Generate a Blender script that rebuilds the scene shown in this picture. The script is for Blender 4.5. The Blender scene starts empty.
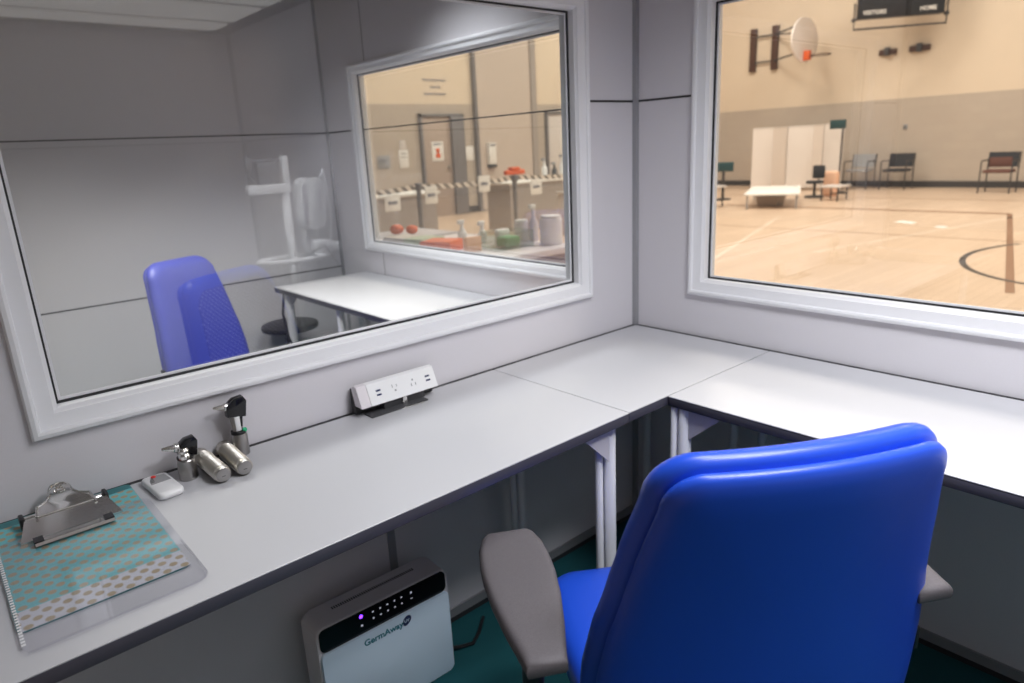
import bpy, bmesh, math, random
from mathutils import Vector, Matrix
random.seed(7)
S = bpy.context.scene
COL = S.collection
PI = math.pi

# ------------------------------------------------------------------ materials
def mat(name, col, rough=.5, metal=0., spec=.5, noise=0., nscale=40., bump=0., bscale=200., emit=None, estr=0., coat=0.):
    m = bpy.data.materials.new(name); m.use_nodes = True
    nt = m.node_tree; b = nt.nodes['Principled BSDF']
    b.inputs['Base Color'].default_value = (*col, 1); b.inputs['Roughness'].default_value = rough
    b.inputs['Metallic'].default_value = metal; b.inputs['Specular IOR Level'].default_value = spec
    if coat: b.inputs['Coat Weight'].default_value = coat
    if emit: b.inputs['Emission Color'].default_value = (*emit, 1); b.inputs['Emission Strength'].default_value = estr
    tc = nt.nodes.new('ShaderNodeTexCoord')
    if noise:
        n = nt.nodes.new('ShaderNodeTexNoise'); n.inputs['Scale'].default_value = nscale; n.inputs['Detail'].default_value = 4
        r = nt.nodes.new('ShaderNodeMapRange'); r.inputs['To Min'].default_value = 1 - noise; r.inputs['To Max'].default_value = 1 + noise
        mx = nt.nodes.new('ShaderNodeVectorMath'); mx.operation = 'SCALE'; mx.inputs[0].default_value = col
        nt.links.new(tc.outputs['Object'], n.inputs['Vector']); nt.links.new(n.outputs['Fac'], r.inputs['Value'])
        nt.links.new(r.outputs['Result'], mx.inputs['Scale']); nt.links.new(mx.outputs['Vector'], b.inputs['Base Color'])
    if bump:
        n2 = nt.nodes.new('ShaderNodeTexNoise'); n2.inputs['Scale'].default_value = bscale
        bp = nt.nodes.new('ShaderNodeBump'); bp.inputs['Strength'].default_value = bump; bp.inputs['Distance'].default_value = .002
        nt.links.new(tc.outputs['Object'], n2.inputs['Vector']); nt.links.new(n2.outputs['Fac'], bp.inputs['Height'])
        nt.links.new(bp.outputs['Normal'], b.inputs['Normal'])
    return m

def math_node(nt, op, a, b=None, c=None):
    n = nt.nodes.new('ShaderNodeMath'); n.operation = op
    for i, v in enumerate((a, b, c)):
        if v is None: continue
        if isinstance(v, (int, float)): n.inputs[i].default_value = v
        else: nt.links.new(v, n.inputs[i])
    return n.outputs[0]

def glass(name, gain=2.5, tint=(.97, .985, .98), rough=0.):
    """clear sheet: mirror reflection by angle (Schlick), the rest passes straight through"""
    m = bpy.data.materials.new(name); m.use_nodes = True; nt = m.node_tree; nt.nodes.clear()
    out = nt.nodes.new('ShaderNodeOutputMaterial'); mix = nt.nodes.new('ShaderNodeMixShader')
    tr = nt.nodes.new('ShaderNodeBsdfTransparent'); tr.inputs[0].default_value = (*tint, 1)
    gl = nt.nodes.new('ShaderNodeBsdfGlossy'); gl.inputs['Roughness'].default_value = rough
    g = nt.nodes.new('ShaderNodeNewGeometry')
    d = nt.nodes.new('ShaderNodeVectorMath'); d.operation = 'DOT_PRODUCT'
    nt.links.new(g.outputs['Incoming'], d.inputs[0]); nt.links.new(g.outputs['Normal'], d.inputs[1])
    c = math_node(nt, 'ABSOLUTE', d.outputs['Value'])
    p = math_node(nt, 'POWER', math_node(nt, 'SUBTRACT', 1., c), 5.)
    f = math_node(nt, 'MULTIPLY_ADD', p, .96, .04)
    f = math_node(nt, 'MINIMUM', math_node(nt, 'MULTIPLY', f, gain), 1.)
    nt.links.new(f, mix.inputs[0]); nt.links.new(tr.outputs[0], mix.inputs[1]); nt.links.new(gl.outputs[0], mix.inputs[2])
    nt.links.new(mix.outputs[0], out.inputs[0])
    return m

def dots(name, base, dot, pitch, rad, base2=None, split=None, rough=.6, soft=.15, axes=(0, 1), squash=1.):
    """polka dots laid out in the object's own metres, rows staggered"""
    m = bpy.data.materials.new(name); m.use_nodes = True; nt = m.node_tree; b = nt.nodes['Principled BSDF']
    b.inputs['Roughness'].default_value = rough
    tc = nt.nodes.new('ShaderNodeTexCoord'); sp = nt.nodes.new('ShaderNodeSeparateXYZ')
    nt.links.new(tc.outputs['Object'], sp.inputs[0])
    u = math_node(nt, 'DIVIDE', sp.outputs[axes[0]], pitch); v = math_node(nt, 'DIVIDE', sp.outputs[axes[1]], pitch * .5 * squash)
    row = math_node(nt, 'FLOOR', v)
    sh = math_node(nt, 'MULTIPLY', math_node(nt, 'FLOORED_MODULO', row, 2.), .5)
    fu = math_node(nt, 'SUBTRACT', math_node(nt, 'FLOORED_MODULO', math_node(nt, 'ADD', u, sh), 1.), .5)
    fv = math_node(nt, 'MULTIPLY', math_node(nt, 'SUBTRACT', math_node(nt, 'FLOORED_MODULO', v, 1.), .5), .5 * squash)
    dd = math_node(nt, 'SQRT', math_node(nt, 'ADD', math_node(nt, 'MULTIPLY', fu, fu), math_node(nt, 'MULTIPLY', fv, fv)))
    mr = nt.nodes.new('ShaderNodeMapRange'); nt.links.new(dd, mr.inputs['Value'])
    mr.inputs['From Min'].default_value = rad / pitch * (1 + soft); mr.inputs['From Max'].default_value = rad / pitch * (1 - soft)
    mix = nt.nodes.new('ShaderNodeMix'); mix.data_type = 'RGBA'
    mix.inputs['A'].default_value = (*base, 1); mix.inputs['B'].default_value = (*dot, 1)
    nt.links.new(mr.outputs['Result'], mix.inputs['Factor'])
    if base2:
        st = math_node(nt, 'GREATER_THAN', sp.outputs[axes[1]], split)
        m2 = nt.nodes.new('ShaderNodeMix'); m2.data_type = 'RGBA'
        m2.inputs['A'].default_value = (*base2, 1); m2.inputs['B'].default_value = (*base, 1)
        nt.links.new(st, m2.inputs['Factor']); nt.links.new(m2.outputs['Result'], mix.inputs['A'])
    nt.links.new(mix.outputs['Result'], b.inputs['Base Color'])
    return m

def wood_floor(name):
    m = bpy.data.materials.new(name); m.use_nodes = True; nt = m.node_tree; b = nt.nodes['Principled BSDF']
    tc = nt.nodes.new('ShaderNodeTexCoord'); mp = nt.nodes.new('ShaderNodeMapping')
    br = nt.nodes.new('ShaderNodeTexBrick'); br.inputs['Scale'].default_value = 1.
    br.inputs['Brick Width'].default_value = 1.6; br.inputs['Row Height'].default_value = .09; br.inputs['Mortar Size'].default_value = .002
    br.inputs['Color1'].default_value = (.62, .46, .335, 1); br.inputs['Color2'].default_value = (.68, .515, .385, 1); br.inputs['Mortar'].default_value = (.48, .33, .21, 1)
    nt.links.new(tc.outputs['Object'], mp.inputs[0]); nt.links.new(mp.outputs[0], br.inputs['Vector'])
    n = nt.nodes.new('ShaderNodeTexNoise'); n.inputs['Scale'].default_value = .8
    nt.links.new(tc.outputs['Object'], n.inputs['Vector'])
    r = nt.nodes.new('ShaderNodeMapRange'); r.inputs['To Min'].default_value = .9; r.inputs['To Max'].default_value = 1.1
    nt.links.new(n.outputs['Fac'], r.inputs['Value'])
    sc = nt.nodes.new('ShaderNodeVectorMath'); sc.operation = 'SCALE'
    nt.links.new(br.outputs['Color'], sc.inputs[0]); nt.links.new(r.outputs['Result'], sc.inputs['Scale'])
    nt.links.new(sc.outputs[0], b.inputs['Base Color']); b.inputs['Roughness'].default_value = .32
    return m

def bricks(name, c1, c2, mortar, w=.4, h=.2, size=.006, rot=None):
    m = bpy.data.materials.new(name); m.use_nodes = True; nt = m.node_tree; b = nt.nodes['Principled BSDF']
    tc = nt.nodes.new('ShaderNodeTexCoord'); sp = nt.nodes.new('ShaderNodeSeparateXYZ'); cb = nt.nodes.new('ShaderNodeCombineXYZ')
    nt.links.new(tc.outputs['Object'], sp.inputs[0])
    nt.links.new(math_node(nt, 'ADD', sp.outputs[0], sp.outputs[1]), cb.inputs[0]); nt.links.new(sp.outputs[2], cb.inputs[1])
    br = nt.nodes.new('ShaderNodeTexBrick'); br.inputs['Scale'].default_value = 1.
    br.inputs['Brick Width'].default_value = w; br.inputs['Row Height'].default_value = h; br.inputs['Mortar Size'].default_value = size
    br.inputs['Color1'].default_value = (*c1, 1); br.inputs['Color2'].default_value = (*c2, 1); br.inputs['Mortar'].default_value = (*mortar, 1)
    nt.links.new(cb.outputs[0], br.inputs['Vector']); nt.links.new(br.outputs['Color'], b.inputs['Base Color'])
    b.inputs['Roughness'].default_value = .7
    return m

def stripes(name, c1, c2, pitch, axis=0, slant=1., rough=.5):
    m = bpy.data.materials.new(name); m.use_nodes = True; nt = m.node_tree; b = nt.nodes['Principled BSDF']
    b.inputs['Roughness'].default_value = rough
    tc = nt.nodes.new('ShaderNodeTexCoord'); sp = nt.nodes.new('ShaderNodeSeparateXYZ'); nt.links.new(tc.outputs['Object'], sp.inputs[0])
    s = math_node(nt, 'MULTIPLY_ADD', sp.outputs[2], slant, sp.outputs[axis])
    f = math_node(nt, 'GREATER_THAN', math_node(nt, 'FLOORED_MODULO', math_node(nt, 'DIVIDE', s, pitch), 1.), .5)
    mix = nt.nodes.new('ShaderNodeMix'); mix.data_type = 'RGBA'
    mix.inputs['A'].default_value = (*c1, 1); mix.inputs['B'].default_value = (*c2, 1); nt.links.new(f, mix.inputs['Factor'])
    nt.links.new(mix.outputs['Result'], b.inputs['Base Color'])
    return m

M = {}
M['panel'] = mat('wall_laminate', (.67, .65, .685), .7, spec=.3, noise=.03, nscale=300)
M['seam'] = mat('dark_seam', (.03, .028, .032), .6)
M['alu'] = mat('grey_aluminium', (.33, .33, .35), .45, .3)
M['frame'] = mat('white_vinyl', (.80, .80, .83), .35)
M['gasket'] = mat('black_gasket', (.012, .012, .014), .5)
M['glass'] = glass('window_glass')
M['desk'] = mat('desk_laminate', (.51, .51, .535), .38, noise=.02, nscale=400)
M['edge'] = mat('desk_edge', (.055, .053, .072), .4)
M['leg'] = mat('silver_leg_paint', (.70, .70, .74), .4)
M['bracket'] = mat('grey_bracket', (.50, .48, .52), .45)
M['carpet'] = mat('teal_carpet', (.004, .085, .10), .95, noise=.3, nscale=500, bump=.6, bscale=900)
M['ceiling'] = mat('ceiling_tile', (.75, .73, .71), .9, noise=.05, nscale=80, bump=.4, bscale=120)
M['rail_dim_tile'] = mat('rail_and_dimmed_tile', (.09, .085, .08), .7)
M['vinyl'] = mat('blue_vinyl', (.012, .068, .55), .36, spec=.5, bump=.06, bscale=700)
M['vinyl_violet'] = mat('violet_blue_vinyl', (.055, .068, .37), .4, bump=.06, bscale=700)
M['fabric'] = dots('dotted_chair_fabric', (.03, .03, .11), (.40, .40, .58), .022, .0042, axes=(0, 2), rough=.9)
M['pad'] = mat('grey_arm_pad', (.105, .094, .103), .5, noise=.3, nscale=420, bump=.5, bscale=900)
M['black'] = mat('black_plastic', (.012, .012, .014), .4)
M['darkgrey'] = mat('dark_grey_plastic', (.06, .06, .065), .5)
M['chrome'] = mat('chrome', (.78, .77, .75), .14, 1.)
M['steel'] = mat('brushed_steel', (.40, .385, .375), .3, 1., bump=.2, bscale=500)
M['knurl'] = mat('knurled_steel', (.62, .59, .54), .34, 1., noise=.08, nscale=250, bump=.25, bscale=400)
M['white'] = mat('white_plastic', (.82, .82, .83), .35)
M['offwhite'] = mat('pale_grey_plastic', (.70, .66, .69), .45)
M['bluewhite'] = mat('pale_blue_grey_panel', (.62, .76, .90), .35)
M['gloss_black'] = mat('gloss_black', (.006, .006, .008), .12)
M['icon'] = mat('panel_icons', (.75, .75, .8), .5, emit=(.8, .8, 1), estr=.25)
M['led'] = mat('violet_led', (.2, .05, .9), .4, emit=(.16, .03, 1), estr=3.5)
M['logo_teal'] = mat('teal_print', (.01, .17, .23), .5)
M['logo_navy'] = mat('navy_print', (.01, .02, .09), .5)
M['teal_board'] = mat('teal_board', (.004, .20, .22), .3)
M['paper'] = dots('polka_paper', (.16, .50, .53), (.42, .34, .22), .026, .0062, base2=(.62, .63, .68), split=-.33, rough=.7, squash=1.1)
M['sleeve'] = glass('clear_sleeve', 1.4, (.97, .97, .985), .06)
M['hole_strip'] = mat('sleeve_strip', (.8, .8, .82), .4)
M['red'] = mat('red_button', (.8, .03, .02), .4)
M['greymark'] = mat('grey_print', (.22, .22, .25), .6)
M['greylabel'] = mat('grey_label', (.32, .32, .33), .5)
M['green_led'] = mat('green_ring', (.01, .4, .18), .4)
M['cream'] = mat('cream_paint', (.70, .59, .465), .8, noise=.03, nscale=3)
M['block'] = bricks('painted_block', (.48, .415, .35), (.46, .395, .335), (.445, .383, .325))
M['gym_dark'] = mat('dark_base', (.045, .04, .04), .6)
M['gym_floor'] = wood_floor('gym_wood')
M['line_brown'] = mat('brown_line', (.26, .13, .07), .4)
M['line_black'] = mat('black_line', (.02, .02, .025), .4)
M['line_white'] = mat('white_line', (.75, .62, .5), .4)
M['taupe'] = mat('taupe_panel', (.55, .47, .41), .7)
M['door_wood'] = mat('taupe_door', (.42, .335, .28), .5)
M['door_dark'] = mat('slate_frame', (.19, .18, .185), .5)
M['blackboard'] = mat('scoreboard_black', (.012, .013, .016), .4)
M['backboard'] = mat('white_backboard', (.80, .74, .70), .4)
M['brown'] = mat('brown_board', (.07, .028, .016), .5)
M['orange'] = mat('orange_paint', (.75, .12, .02), .5)
M['screen_fab'] = mat('screen_curtain', (.74, .68, .63), .8)
M['peach'] = mat('peach_paper', (.78, .48, .33), .7)
M['chair_black'] = mat('black_upholstery', (.02, .02, .025), .7)
M['chair_brown'] = mat('brown_upholstery', (.13, .05, .035), .7)
M['teal_sign'] = mat('dark_teal', (.012, .05, .055), .5)
M['stripe_tape'] = stripes('barrier_tape', (.80, .72, .64), (.20, .17, .15), .13, 0, 1.)
M['paper_white'] = mat('white_paper', (.8, .78, .75), .7)
M['table_top'] = mat('pale_table_top', (.62, .57, .54), .5)
M['grey_box'] = mat('grey_cabinet', (.36, .32, .295), .6)
M['green'] = mat('green_plastic', (.05, .38, .14), .5)
M['pale_green'] = mat('pale_green', (.42, .50, .36), .6)
M['bin_clear'] = glass('bin_plastic', 1.4, (.86, .9, .88), .08)
M['glow_tile'] = mat('tile_added_glow', (.6, .59, .57), .9, noise=.05, nscale=80, emit=(1, .96, .92), estr=.55)
M['led_white'] = mat('light_diffuser', (.9, .9, .9), .5, emit=(1, .98, .95), estr=2.)

# ------------------------------------------------------------------ mesh helper
class MB:
    def __init__(s): s.bm = bmesh.new(); s.mi = 0
    def _mark(s, n0):
        s.bm.faces.ensure_lookup_table()
        for f in s.bm.faces[n0:]: f.material_index = s.mi
    def box(s, x0, x1, y0, y1, z0, z1, bev=0., seg=2, mtx=None):
        n0 = len(s.bm.faces)
        r = bmesh.ops.create_cube(s.bm, size=1.); vs = r['verts']
        for v in vs: v.co = Vector(((x0 + x1) / 2 + v.co.x * (x1 - x0), (y0 + y1) / 2 + v.co.y * (y1 - y0), (z0 + z1) / 2 + v.co.z * (z1 - z0)))
        if mtx is not None:
            for v in vs: v.co = mtx @ v.co
        if bev:
            es = list({e for v in vs for e in v.link_edges})
            bmesh.ops.bevel(s.bm, geom=es, offset=bev, segments=seg, affect='EDGES', profile=.5)
        s._mark(n0); return s
    def rev(s, p0, p1, prof, seg=24, cap=True):
        """surface of revolution about p0->p1; prof = [(t along axis 0..1, radius)]"""
        n0 = len(s.bm.faces); p0, p1 = Vector(p0), Vector(p1); ax = (p1 - p0); q = ax.to_track_quat('Z', 'Y')
        rings = []
        for t, r in prof:
            c = p0 + ax * t
            rings.append([s.bm.verts.new(c + q @ Vector((r * math.cos(2 * PI * k / seg), r * math.sin(2 * PI * k / seg), 0))) for k in range(seg)])
        for a, b in zip(rings, rings[1:]):
            for k in range(seg): s.bm.faces.new((a[k], a[(k + 1) % seg], b[(k + 1) % seg], b[k]))
        if cap: s.bm.faces.new(rings[0][::-1]); s.bm.faces.new(rings[-1])
        s._mark(n0); return s
    def cyl(s, p0, p1, r0, r1=None, seg=20): return s.rev(p0, p1, [(0, r0), (1, r0 if r1 is None else r1)], seg)
    def rcyl(s, p0, p1, r, b, seg=28):
        L = (Vector(p1) - Vector(p0)).length; t = b / L
        return s.rev(p0, p1, [(0, r - b), (t * .3, r - b * .3), (t, r), (1 - t, r), (1 - t * .3, r - b * .3), (1, r - b)], seg)
    def tube(s, pts, r, seg=10):
        n0 = len(s.bm.faces); pts = [Vector(p) for p in pts]; rings = []; up = None
        for i, p in enumerate(pts):
            d = (pts[min(i + 1, len(pts) - 1)] - pts[max(i - 1, 0)]).normalized()
            if up is None: up = d.orthogonal().normalized()
            up = (up - d * up.dot(d)).normalized(); sd = d.cross(up)
            rings.append([s.bm.verts.new(p + (up * math.cos(2 * PI * k / seg) + sd * math.sin(2 * PI * k / seg)) * r) for k in range(seg)])
        for a, b in zip(rings, rings[1:]):
            for k in range(seg): s.bm.faces.new((a[k], a[(k + 1) % seg], b[(k + 1) % seg], b[k]))
        s.bm.faces.new(rings[0][::-1]); s.bm.faces.new(rings[-1])
        s._mark(n0); return s
    def ring_tube(s, c, rx, ry, r, n=40, seg=8, mtx=None):
        n0 = len(s.bm.faces); rings = []
        for i in range(n):
            a = 2 * PI * i / n; row = []
            for k in range(seg):
                b = 2 * PI * k / seg
                v = Vector(((rx + r * math.cos(b)) * math.cos(a), (ry + r * math.cos(b)) * math.sin(a), r * math.sin(b)))
                if mtx is not None: v = mtx @ v
                row.append(s.bm.verts.new(Vector(c) + v))
            rings.append(row)
        for i in range(n):
            a, b = rings[i], rings[(i + 1) % n]
            for k in range(seg): s.bm.faces.new((a[k], b[k], b[(k + 1) % seg], a[(k + 1) % seg]))
        s._mark(n0); return s
    def prism(s, poly, h0, h1, f=lambda u, v, h: (u, v, h), bev=0., seg=2):
        n0 = len(s.bm.faces)
        a = [s.bm.verts.new(f(u, v, h0)) for u, v in poly]; b = [s.bm.verts.new(f(u, v, h1)) for u, v in poly]
        n = len(poly)
        s.bm.faces.new(a[::-1]); s.bm.faces.new(b)
        for k in range(n): s.bm.faces.new((a[k], a[(k + 1) % n], b[(k + 1) % n], b[k]))
        if bev:
            es = list({e for v in a + b for e in v.link_edges if (e.verts[0] in a) == (e.verts[1] in a)})
            bmesh.ops.bevel(s.bm, geom=es, offset=bev, segments=seg, affect='EDGES', profile=.5)
        s._mark(n0); return s
    def loft(s, rings, closed=True, cap0=True, cap1=True):
        n0 = len(s.bm.faces); R = [[s.bm.verts.new(p) for p in r] for r in rings]; n = len(R[0])
        for a, b in zip(R, R[1:]):
            for k in range(n if closed else n - 1): s.bm.faces.new((a[k], a[(k + 1) % n], b[(k + 1) % n], b[k]))
        if cap0: s.bm.faces.new(R[0][::-1])
        if cap1: s.bm.faces.new(R[-1])
        s._mark(n0); return s
    def ball(s, c, rx, ry=None, rz=None, seg=16, mtx=None):
        n0 = len(s.bm.faces); r = bmesh.ops.create_uvsphere(s.bm, u_segments=seg, v_segments=max(6, seg // 2), radius=1.)
        for v in r['verts']:
            p = Vector((v.co.x * rx, v.co.y * (ry or rx), v.co.z * (rz or rx)))
            if mtx is not None: p = mtx @ p
            v.co = p + Vector(c)
        s._mark(n0); return s
    def build(s, name, m, parent=None, loc=None, smooth=35, rotz=0.):
        bmesh.ops.recalc_face_normals(s.bm, faces=s.bm.faces)
        me = bpy.data.meshes.new(name); s.bm.to_mesh(me); s.bm.free()
        for x in (m if isinstance(m, (list, tuple)) else [m]): me.materials.append(x)
        if smooth:
            for p in me.polygons: p.use_smooth = True
            me.set_sharp_from_angle(angle=math.radians(smooth))
        o = bpy.data.objects.new(name, me); COL.objects.link(o)
        if parent is not None: o.parent = parent
        if loc is not None: o.location = loc
        if rotz: o.rotation_euler.z = rotz
        return o

def tag(o, label, cat, group=None, kind=None):
    if label: o['label'] = label
    if cat: o['category'] = cat
    if group: o['group'] = group
    if kind: o['kind'] = kind
    return o
def thing(name, label, cat, loc=(0, 0, 0), rotz=0., group=None):
    o = bpy.data.objects.new(name, None); COL.objects.link(o); o.location = loc; o.rotation_euler = (0, 0, rotz)
    o.empty_display_size = .05
    return tag(o, label, cat, group)
def struct(o): o['kind'] = 'structure'; return o
def copy_tree(o, parent=None):
    c = o.copy(); COL.objects.link(c)
    if parent is not None: c.parent = parent
    for ch in list(o.children): copy_tree(ch, c)
    return c
def text_mesh(name, body, size, m, parent, mtx, extrude=.0004, sx=1.):
    cu = bpy.data.curves.new(name, 'FONT'); cu.body = body; cu.size = size; cu.extrude = extrude; cu.offset = size * .018; cu.align_x = 'CENTER'; cu.align_y = 'CENTER'
    t = bpy.data.objects.new(name, cu); COL.objects.link(t)
    bpy.context.view_layer.update()
    me = bpy.data.meshes.new_from_object(t.evaluated_get(bpy.context.evaluated_depsgraph_get()))
    bpy.data.objects.remove(t); bpy.data.curves.remove(cu)
    me.transform(Matrix.Diagonal((sx, 1, 1, 1))); me.transform(mtx); me.materials.clear(); me.materials.append(m); me.name = name
    o = bpy.data.objects.new(name, me); COL.objects.link(o); o.parent = parent
    return o
def basis(o, ux, uy):
    ux, uy = Vector(ux).normalized(), Vector(uy).normalized(); uz = ux.cross(uy)
    return Matrix(((ux.x, uy.x, uz.x, o[0]), (ux.y, uy.y, uz.y, o[1]), (ux.z, uy.z, uz.z, o[2]), (0, 0, 0, 1)))

# ------------------------------------------------------------------ booth shell
CZ = 2.152            # ceiling height
BACK = -3.26          # back wall of the booth
BY = 2.115            # far wall of the neighbouring booth
OPEN = -2.06          # open end of the booth
T = .06
SEAM = 1.486
def hole_wall(u0, u1, z0, z1, h, place):
    """slab around a rectangular hole h=(ua,ub,za,zb)"""
    mb = MB()
    for a, b, c, d in ((u0, h[0], z0, z1), (h[1], u1, z0, z1), (h[0], h[1], z0, h[2]), (h[0], h[1], h[3], z1)):
        place(mb, a, b, c, d)
    return mb
HA = (-1.726, -.248, .9075, 1.7645)    # opening in the left wall (x range, z range)
HB = (-1.722, -.2395, .905, 1.765)    # opening in the right wall (y range)
HC = (.290, 1.80, .888, 1.776)
w = hole_wall(OPEN, 0, 0, CZ, HA, lambda m, a, b, c, d: m.box(a, b, 0, T, c, d)).build('wall_left', M['panel']); struct(w)
def vseam(parent, boxes, m=None, name='panel_seam'):
    mb = MB()
    for b in boxes: mb.box(*b)
    return mb.build(name, m or M['seam'], parent, smooth=0)
e = .0012
vseam(w, [(OPEN, -1.745, -e, 0, SEAM - .003, SEAM + .003), (-.215, 0, -e, 0, SEAM - .003, SEAM + .003)])
vseam(w, [(-1.05, -1.028, -.004, 0, .08, .735)], M['alu'], 'joint_strip')
w = hole_wall(BACK, 0, 0, CZ, HB, lambda m, a, b, c, d: m.box(0, T, a, b, c, d)).build('wall_right', M['panel']); struct(w)
vseam(w, [(-e, 0, BACK, -1.735, SEAM - .003, SEAM + .003), (-e, 0, -.21, 0, SEAM - .003, SEAM + .003)])
w = hole_wall(0, BY, 0, CZ, HC, lambda m, a, b, c, d: m.box(0, T, a, b, c, d)).build('wall_right_neighbour', M['panel']); struct(w)
vseam(w, [(-e, 0, T, .25, SEAM - .003, SEAM + .003), (-e, 0, 1.86, BY, SEAM - .003, SEAM + .003)])
vseam(w, [(-e, 0, 1.655, 1.6575, 0, .868), (-e, 0, 1.655, 1.6575, 1.80, CZ)])
w = MB().box(OPEN, T, BACK - T, BACK, 0, CZ).build('wall_back', M['panel']); struct(w)
vseam(w, [(OPEN, 0, BACK, BACK + e, SEAM - .003, SEAM + .003)])
w = MB().box(OPEN, T, BY, BY + T, 0, CZ).build('wall_far', M['panel']); struct(w)
vseam(w, [(OPEN, 0, BY - e, BY, SEAM - .003, SEAM + .003), (OPEN, 0, BY - e, BY, .752, .758)])
# corner posts
p = MB().prism([(0, 0), (-.015, 0), (-.011, -.011), (0, -.015)], 0, CZ).build('trim_1', M['alu']); struct(p)
p = MB().prism([(0, BACK), (-.02, BACK), (-.014, BACK + .014), (0, BACK + .02)], 0, CZ).build('trim_2', M['alu']); struct(p)
p = MB().prism([(0, BY), (-.012, BY), (-.009, BY - .009), (0, BY - .012)], 0, CZ).build('trim_3', M['alu']); struct(p)
p = MB().box(OPEN - .035, OPEN, -.012, T + .012, 0, CZ, .004).build('trim_4', M['alu']); struct(p)
p = MB().box(OPEN - .035, OPEN, BACK - T - .012, BACK + .012, 0, CZ, .004).build('trim_5', M['alu']); struct(p)
# skirtings: pale aluminium channel on a black foot
def skirting(name, boxes, dark):
    mb = MB()
    for b in boxes: mb.box(*b)
    mb.mi = 1
    for b in dark: mb.box(*b)
    return struct(mb.build(name, [M['alu'], M['seam']], smooth=0))
skirting('baseboard_left', [(OPEN, -.02, -.007, 0, .022, .05)], [(OPEN, -.02, -.005, 0, .004, .022)])
skirting('baseboard_right', [(-.007, 0, BACK, -.02, .022, .05)], [(-.005, 0, BACK, -.02, .004, .022)])
skirting('baseboard_back', [(OPEN, -.02, BACK, BACK + .007, .022, .05)], [(OPEN, -.02, BACK, BACK + .005, .004, .022)])
struct(MB().box(OPEN - .03, T, BACK - T, BY + T, -.02, .004).build('floor', M['carpet'], smooth=0))
# ceiling tiles on dark rails
mb = MB(); mb.mi = 1; mb.box(OPEN, T, BACK, BY, CZ + .012, CZ + .05); mb.mi = 0
y = -.05
ys = [BACK + .06, -2.885, -2.37, -1.85, -1.33, -.81, -.06]
for a, b in zip(ys, ys[1:]):
    xs = [OPEN + .04, -1.42, -.80, -.12]
    for c, d in zip(xs, xs[1:]):
        mb.mi = 2 if b < -1.84 else 0       # rear tiles get an added glow to brighten their reflection
        mb.box(c + .002, d - .002, a + .045, b - .045, CZ, CZ + .014)
mb.mi = 0
for a, b in ((.1, .6), (.6, 1.1), (1.1, 1.6), (1.6, 2.06)):
    for c, d in zip(xs, xs[1:]): mb.mi = 1; mb.box(c + .002, d - .002, a + .022, b - .022, CZ, CZ + .014)  # unseen neighbour tiles take the dark rail colour to dim the upper walls
struct(mb.build('ceiling', [M['ceiling'], M['rail_dim_tile'], M['glow_tile']], smooth=0))

# ------------------------------------------------------------------ windows
def sweep_frame(mb, u0, u1, z0, z1, prof, f):
    """prof: [(inset, h)] closed section swept round the rectangle; f(u,z,h) -> point"""
    rings = []
    for ins, h in prof:
        a, b, c, d = u0 + ins, u1 - ins, z0 + ins, z1 - ins
        rings.append([f(a, c, h), f(b, c, h), f(b, d, h), f(a, d, h)])
    R = [[mb.bm.verts.new(p) for p in r] for r in rings]
    n0 = len(mb.bm.faces); n = len(R)
    for i in range(n):
        A, B = R[i], R[(i + 1) % n]
        for k in range(4): mb.bm.faces.new((A[k], A[(k + 1) % 4], B[(k + 1) % 4], B[k]))
    mb._mark(n0)
def window(idx, out, gl, f, depth_back, rec=.0275, holes=None, label=None):
    root = bpy.data.objects.new('window_%d' % idx, None); COL.objects.link(root); root['kind'] = 'structure'
    o0, o1, z0, z1 = out; g0, g1, gz0, gz1 = gl
    ins = g0 - o0
    # near casing: rounded lip on the wall, flat band, step down to the glass
    prof = [(0, .0), (0, .010), (.003, .015), (.010, .017), (.015, .015), (.017, .010), (.020, .009), (ins - .012, .006), (ins - .010, .002), (ins - .004, -.002), (ins - .003, -rec + .006), (ins - .003, -rec - .004), (.02, -rec - .004), (.02, 0)]
    mb = MB(); sweep_frame(mb, o0, o1, z0, z1, prof, f); mb.build('casing', M['frame'], root, smooth=30)
    mb = MB(); sweep_frame(mb, g0 - .003, g1 + .003, gz0 - .003, gz1 + .003, [(0, -rec + .0055), (.0045, -rec + .0045), (.0045, -rec), (0, -rec)], f); mb.build('gasket', M['gasket'], root, smooth=0)
    mb = MB(); sweep_frame(mb, g0 - .003, g1 + .003, gz0 - .003, gz1 + .003, [(.0045, -rec + .001), (.010, -rec + .001), (.010, -rec - .002), (.0045, -rec - .002)], f); mb.build('bead', M['frame'], root, smooth=0)
    # far casing
    prof = [(0, -T), (0, -T - .012), (.010, -T - .017), (.017, -T - .010), (ins - .012, -T - .006), (ins - .003, -T + .002), (ins - .003, -rec - .008), (.02, -rec - .008), (.02, -T)]
    mb = MB(); sweep_frame(mb, o0, o1, z0, z1, prof, f); mb.build('outer_casing', M['frame'], root, smooth=30)
    mb = MB()
    a = f(g0 - .003, gz0 - .003, -rec - .002); b = f(g1 + .003, gz1 + .003, -rec - .008)
    lo = [min(a[i], b[i]) for i in range(3)]; hi = [max(a[i], b[i]) for i in range(3)]
    mb.box(lo[0], hi[0], lo[1], hi[1], lo[2], hi[2]); mb.build('glass_pane', M['glass'], root, smooth=0)
    return root
window(1, (-1.750, -.228, .8875, 1.7845), (-1.695, -.283, .9425, 1.7295), lambda u, z, h: (u, -h, z), 0)
window(2, (-1.742, -.2195, .885, 1.785), (-1.687, -.2745, .940, 1.730), lambda u, z, h: (-h, u, z), 0)
w3 = window(3, (.27, 1.822, .868, 1.796), (.318, 1.774, .916, 1.748), lambda u, z, h: (-h, u, z), 0)
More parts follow.
